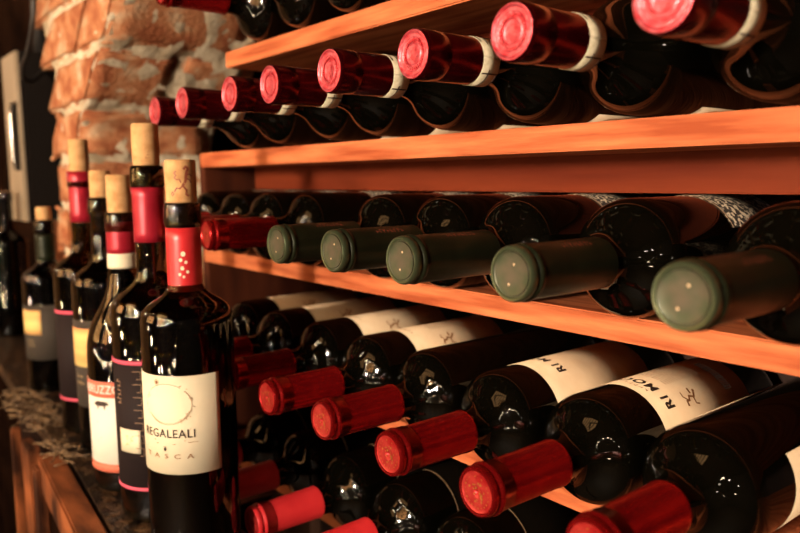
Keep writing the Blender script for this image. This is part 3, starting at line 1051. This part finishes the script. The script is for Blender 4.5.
o = from_bm('cable', bm_tube(bmesh.new(), [p + Vector((0, OY, OZ)) for p in smooth_pts(pts)], .0038, 8), M['cable'])
tag(o, 'black cable looping over the bricks down to the pale wall box', 'cable')
o = from_bm('pipe', bm_tube(bmesh.new(), [(-1.70, .40 + OY, OZ + .266), (-1.695, .40 + OY, OZ + .40), (-1.70, .40 + OY, OZ + .62)], .014, 14), M['cable'])
tag(o, 'dark vertical pipe rising from the pale wall box', 'pipe')
for (x, z0, z1, y, lb_) in ((-1.62, -.317, -.095, .440, 'narrow red brown board standing behind the small blurred bottle'), (-1.80, -.317, -.06, .440, 'wide red brown board at the left frame edge under the wall box')):
    w = .045 if x > -1.7 else .09
    o = box('wooden_board', (x - w, x + w, y + OY - .012, y + OY, OZ + z0, OZ + z1), M['crate_wood'])
    tag(o, lb_, 'board')

# ------------------------------------------------------------------ room
def shell(name, dims, m):
    o = box(name, dims, m, None, 0)
    o['kind'] = 'structure'
    return o


shell('floor', (-3.2, 2.4, -3.6, .5, -.05, 0), M['room_floor'])
shell('wall_back', (-3.2, 2.4, .26, .35, 0, 2.9), M['dark_wall'])
shell('wall_left', (-3.3, -3.2, -3.6, .35, 0, 2.9), M['warm_plaster'])
shell('wall_right', (2.4, 2.5, -3.6, .35, 0, 2.9), M['plaster'])
shell('wall_front', (-3.2, 2.4, -3.7, -3.6, 0, 2.9), M['plaster'])
shell('ceiling', (-3.2, 2.4, -3.7, .35, 2.9, 3.0), M['dark_wall'])
shell('wall_recess', (-3.2, -1.32, .06, .26, 0, 2.9), M['dark_wall'])  # near black colour stands in for the shade beside the pillar

# ------------------------------------------------------------------ lamps of the room and added glows (behind the camera)
WARM = (1.0, .82, .64)
MB_ = emit('glowing_bulb', (1.0, .78, .52), 60)
MP_ = emit('softbox_glow', (1.0, .52, .20), 5.0)


def point(name, loc, power, radius=.02, col=WARM, parent=None):
    l = D.lights.new(name, 'POINT')
    l.energy = power
    l.color = col
    l.shadow_soft_size = radius
    o = D.objects.new(name, l)
    COL.objects.link(o)
    o.location = loc
    if parent:
        o.parent = parent
    return o


def pendant(x, y, z, power, label, r=.022):
    e = empty('pendant_lamp', (x, y, z), label, 'lamp', 'small pendant lamps over the room')
    from_bm('lamp_cord', bm_tube(bmesh.new(), [(0, 0, .07), (0, 0, 2.9 - z)], .003, 6), M['lamp_metal'], e)
    from_bm('lamp_socket', bm_lathe([(0, .075), (.012, .07), (.016, .05), (.013, .032), (0, .032)], 20), M['lamp_metal'], e)
    b = bmesh.new()
    bmesh.ops.create_uvsphere(b, u_segments=16, v_segments=10, radius=r * .6)
    from_bm('light_bulb', b, MB_, e)
    point('bulb_light', (0, 0, 0), power, r, parent=e)
    return e


KEY = [(.10, -2.15, 1.74, 182), (.04, -2.22, 1.66, 150), (.16, -2.20, 1.62, 130), (.10, -2.10, 1.53, 113), (-.01, -2.28, 1.57, 72),
       (-.05, -2.7, 1.38, 6), (-1.05, -2.5, 1.65, 6), (1.2, -2.4, 2.0, 6), (-1.2, -3.0, 2.3, 8), (-.4, -3.1, 1.3, 5), (1.3, -1.6, 1.6, 5),
       (-2.75, -1.0, 1.75, 12), (-2.8, -2.3, 1.8, 12)]  # last two added to light the left wall for the glass reflections
for i, (x, y, zz, p) in enumerate(KEY):
    pendant(x, y, zz, p, ['small pendant lamp above the table before the rack', 'small pendant lamp further back in the room'][i > 4] + ', ' +
            ['top', 'middle', 'right', 'lowest', 'left', 'low centre', 'low left', 'high right', 'high left', 'low and furthest', 'outermost right', 'added beside the left wall near the rack', 'added beside the left wall, further off'][i])

def softbox(x, y, z, w_, h_, nb, nh, rz, label):  # added glowing panel with bars, reflected as amber patches in the glass
    e = empty('added_softbox', (x, y, z), label, 'lamp')
    e.rotation_euler.z = rz
    box('softbox_panel', (-w_ / 2, w_ / 2, -.06, 0, 0, h_), MP_, e, .01)
    st = w_ / (nb - 1)
    for k in range(nb):
        xx = -w_ / 2 + k * st
        box('softbox_bar', (xx - .02, xx + .02, 0, .02, -.02, h_ + .02), M['dark_wood'], e, .002)
    for k in range(nh):
        zz = k * h_ / (nh - 1)
        box('softbox_bar', (-w_ / 2 - .02, w_ / 2 + .02, .0, .022, zz - .018, zz + .018), M['dark_wood'], e, .002)
    bar('softbox_chain', (0, -.03, h_), (0, -.03, 2.9 - z), .008, .008, M['lamp_metal'], e, up=(0, 1, 0))


softbox(-.55, -2.60, 1.36, .68, .95, 6, 4, 0, 'added tall glowing lantern with dark wooden bars behind the pendant lamps')
softbox(-1.95, -2.10, 1.25, .95, 1.0, 6, 4, -.5, 'added glowing lantern with dark bars in the left front corner of the room')
softbox(-.80, -1.75, 2.20, .95, .50, 7, 3, 0, 'added low wide lantern hung highest, nearest the rack')
MF_ = emit('glint_bulb', (1.0, .74, .46), 500)  # added rows of tiny bulbs that put sparkles on the bottle shoulders
rb = random.Random(8)
for (a, b, lb_) in (((-1.7, -1.5, 2.35), (.7, -1.9, 1.95), 'added row of little bulbs for glints, across the room, higher one'), ((-2.2, -3.2, 1.5), (2.2, -2.9, 1.25), 'added row of little bulbs for glints, along the far wall, lower one'),
                    ((-1.7, -1.3, 1.15), (1.6, -2.9, .75), 'added row of little bulbs for glints, lowest one')):
    st = empty('glint_string', a, lb_, 'added light')
    P = []
    for k in range(27):
        t = k / 26
        P.append(Vector([(b[i] - a[i]) * t for i in range(3)]) - Vector((0, 0, .35 * 4 * t * (1 - t) * .5)))
    from_bm('glint_cord', bm_tube(bmesh.new(), P, .003, 6), M['cable'], st)
    for k in range(1, 26, 2):
        bb = bmesh.new()
        bmesh.ops.create_uvsphere(bb, u_segments=12, v_segments=8, radius=.014)
        q = P[k] + Vector((rb.uniform(-.06, .06), rb.uniform(-.05, .05), -.019 - rb.random() * .10))
        for v in bb.verts:
            v.co += q
        from_bm('light_bulb', bb, MF_, st)

w = D.worlds.new('World')
bpy.context.scene.world = w
w.use_nodes = True
w.node_tree.nodes['Background'].inputs['Color'].default_value = (1, .6, .35, 1)
w.node_tree.nodes['Background'].inputs['Strength'].default_value = .02

# ------------------------------------------------------------------ camera
n = Vector((-.01, 1, .12)).normalized()
d1 = Vector((-590, 81.7, -731))
d1 = (d1 - n * d1.dot(n)).normalized()
Xw = -d1
Yw = n.cross(Xw)
mw = Matrix((Xw, Yw, n)).to_4x4()
cd = D.cameras.new('camera')
cd.sensor_width = 36
cd.lens = 36 * 731 / 800
cd.clip_start = .01
cd.dof.use_dof = True
cd.dof.focus_distance = .50
cd.dof.aperture_fstop = 6.3
cam = D.objects.new('camera', cd)
COL.objects.link(cam)
cam.matrix_world = Matrix.Translation((0, OY, OZ)) @ mw
sc = bpy.context.scene
sc.camera = cam
sc.view_settings.view_transform = 'Standard'
sc.view_settings.look = 'None'
sc.view_settings.exposure = 0.0
sc.view_settings.gamma = 1
sc.view_settings.use_curve_mapping = False
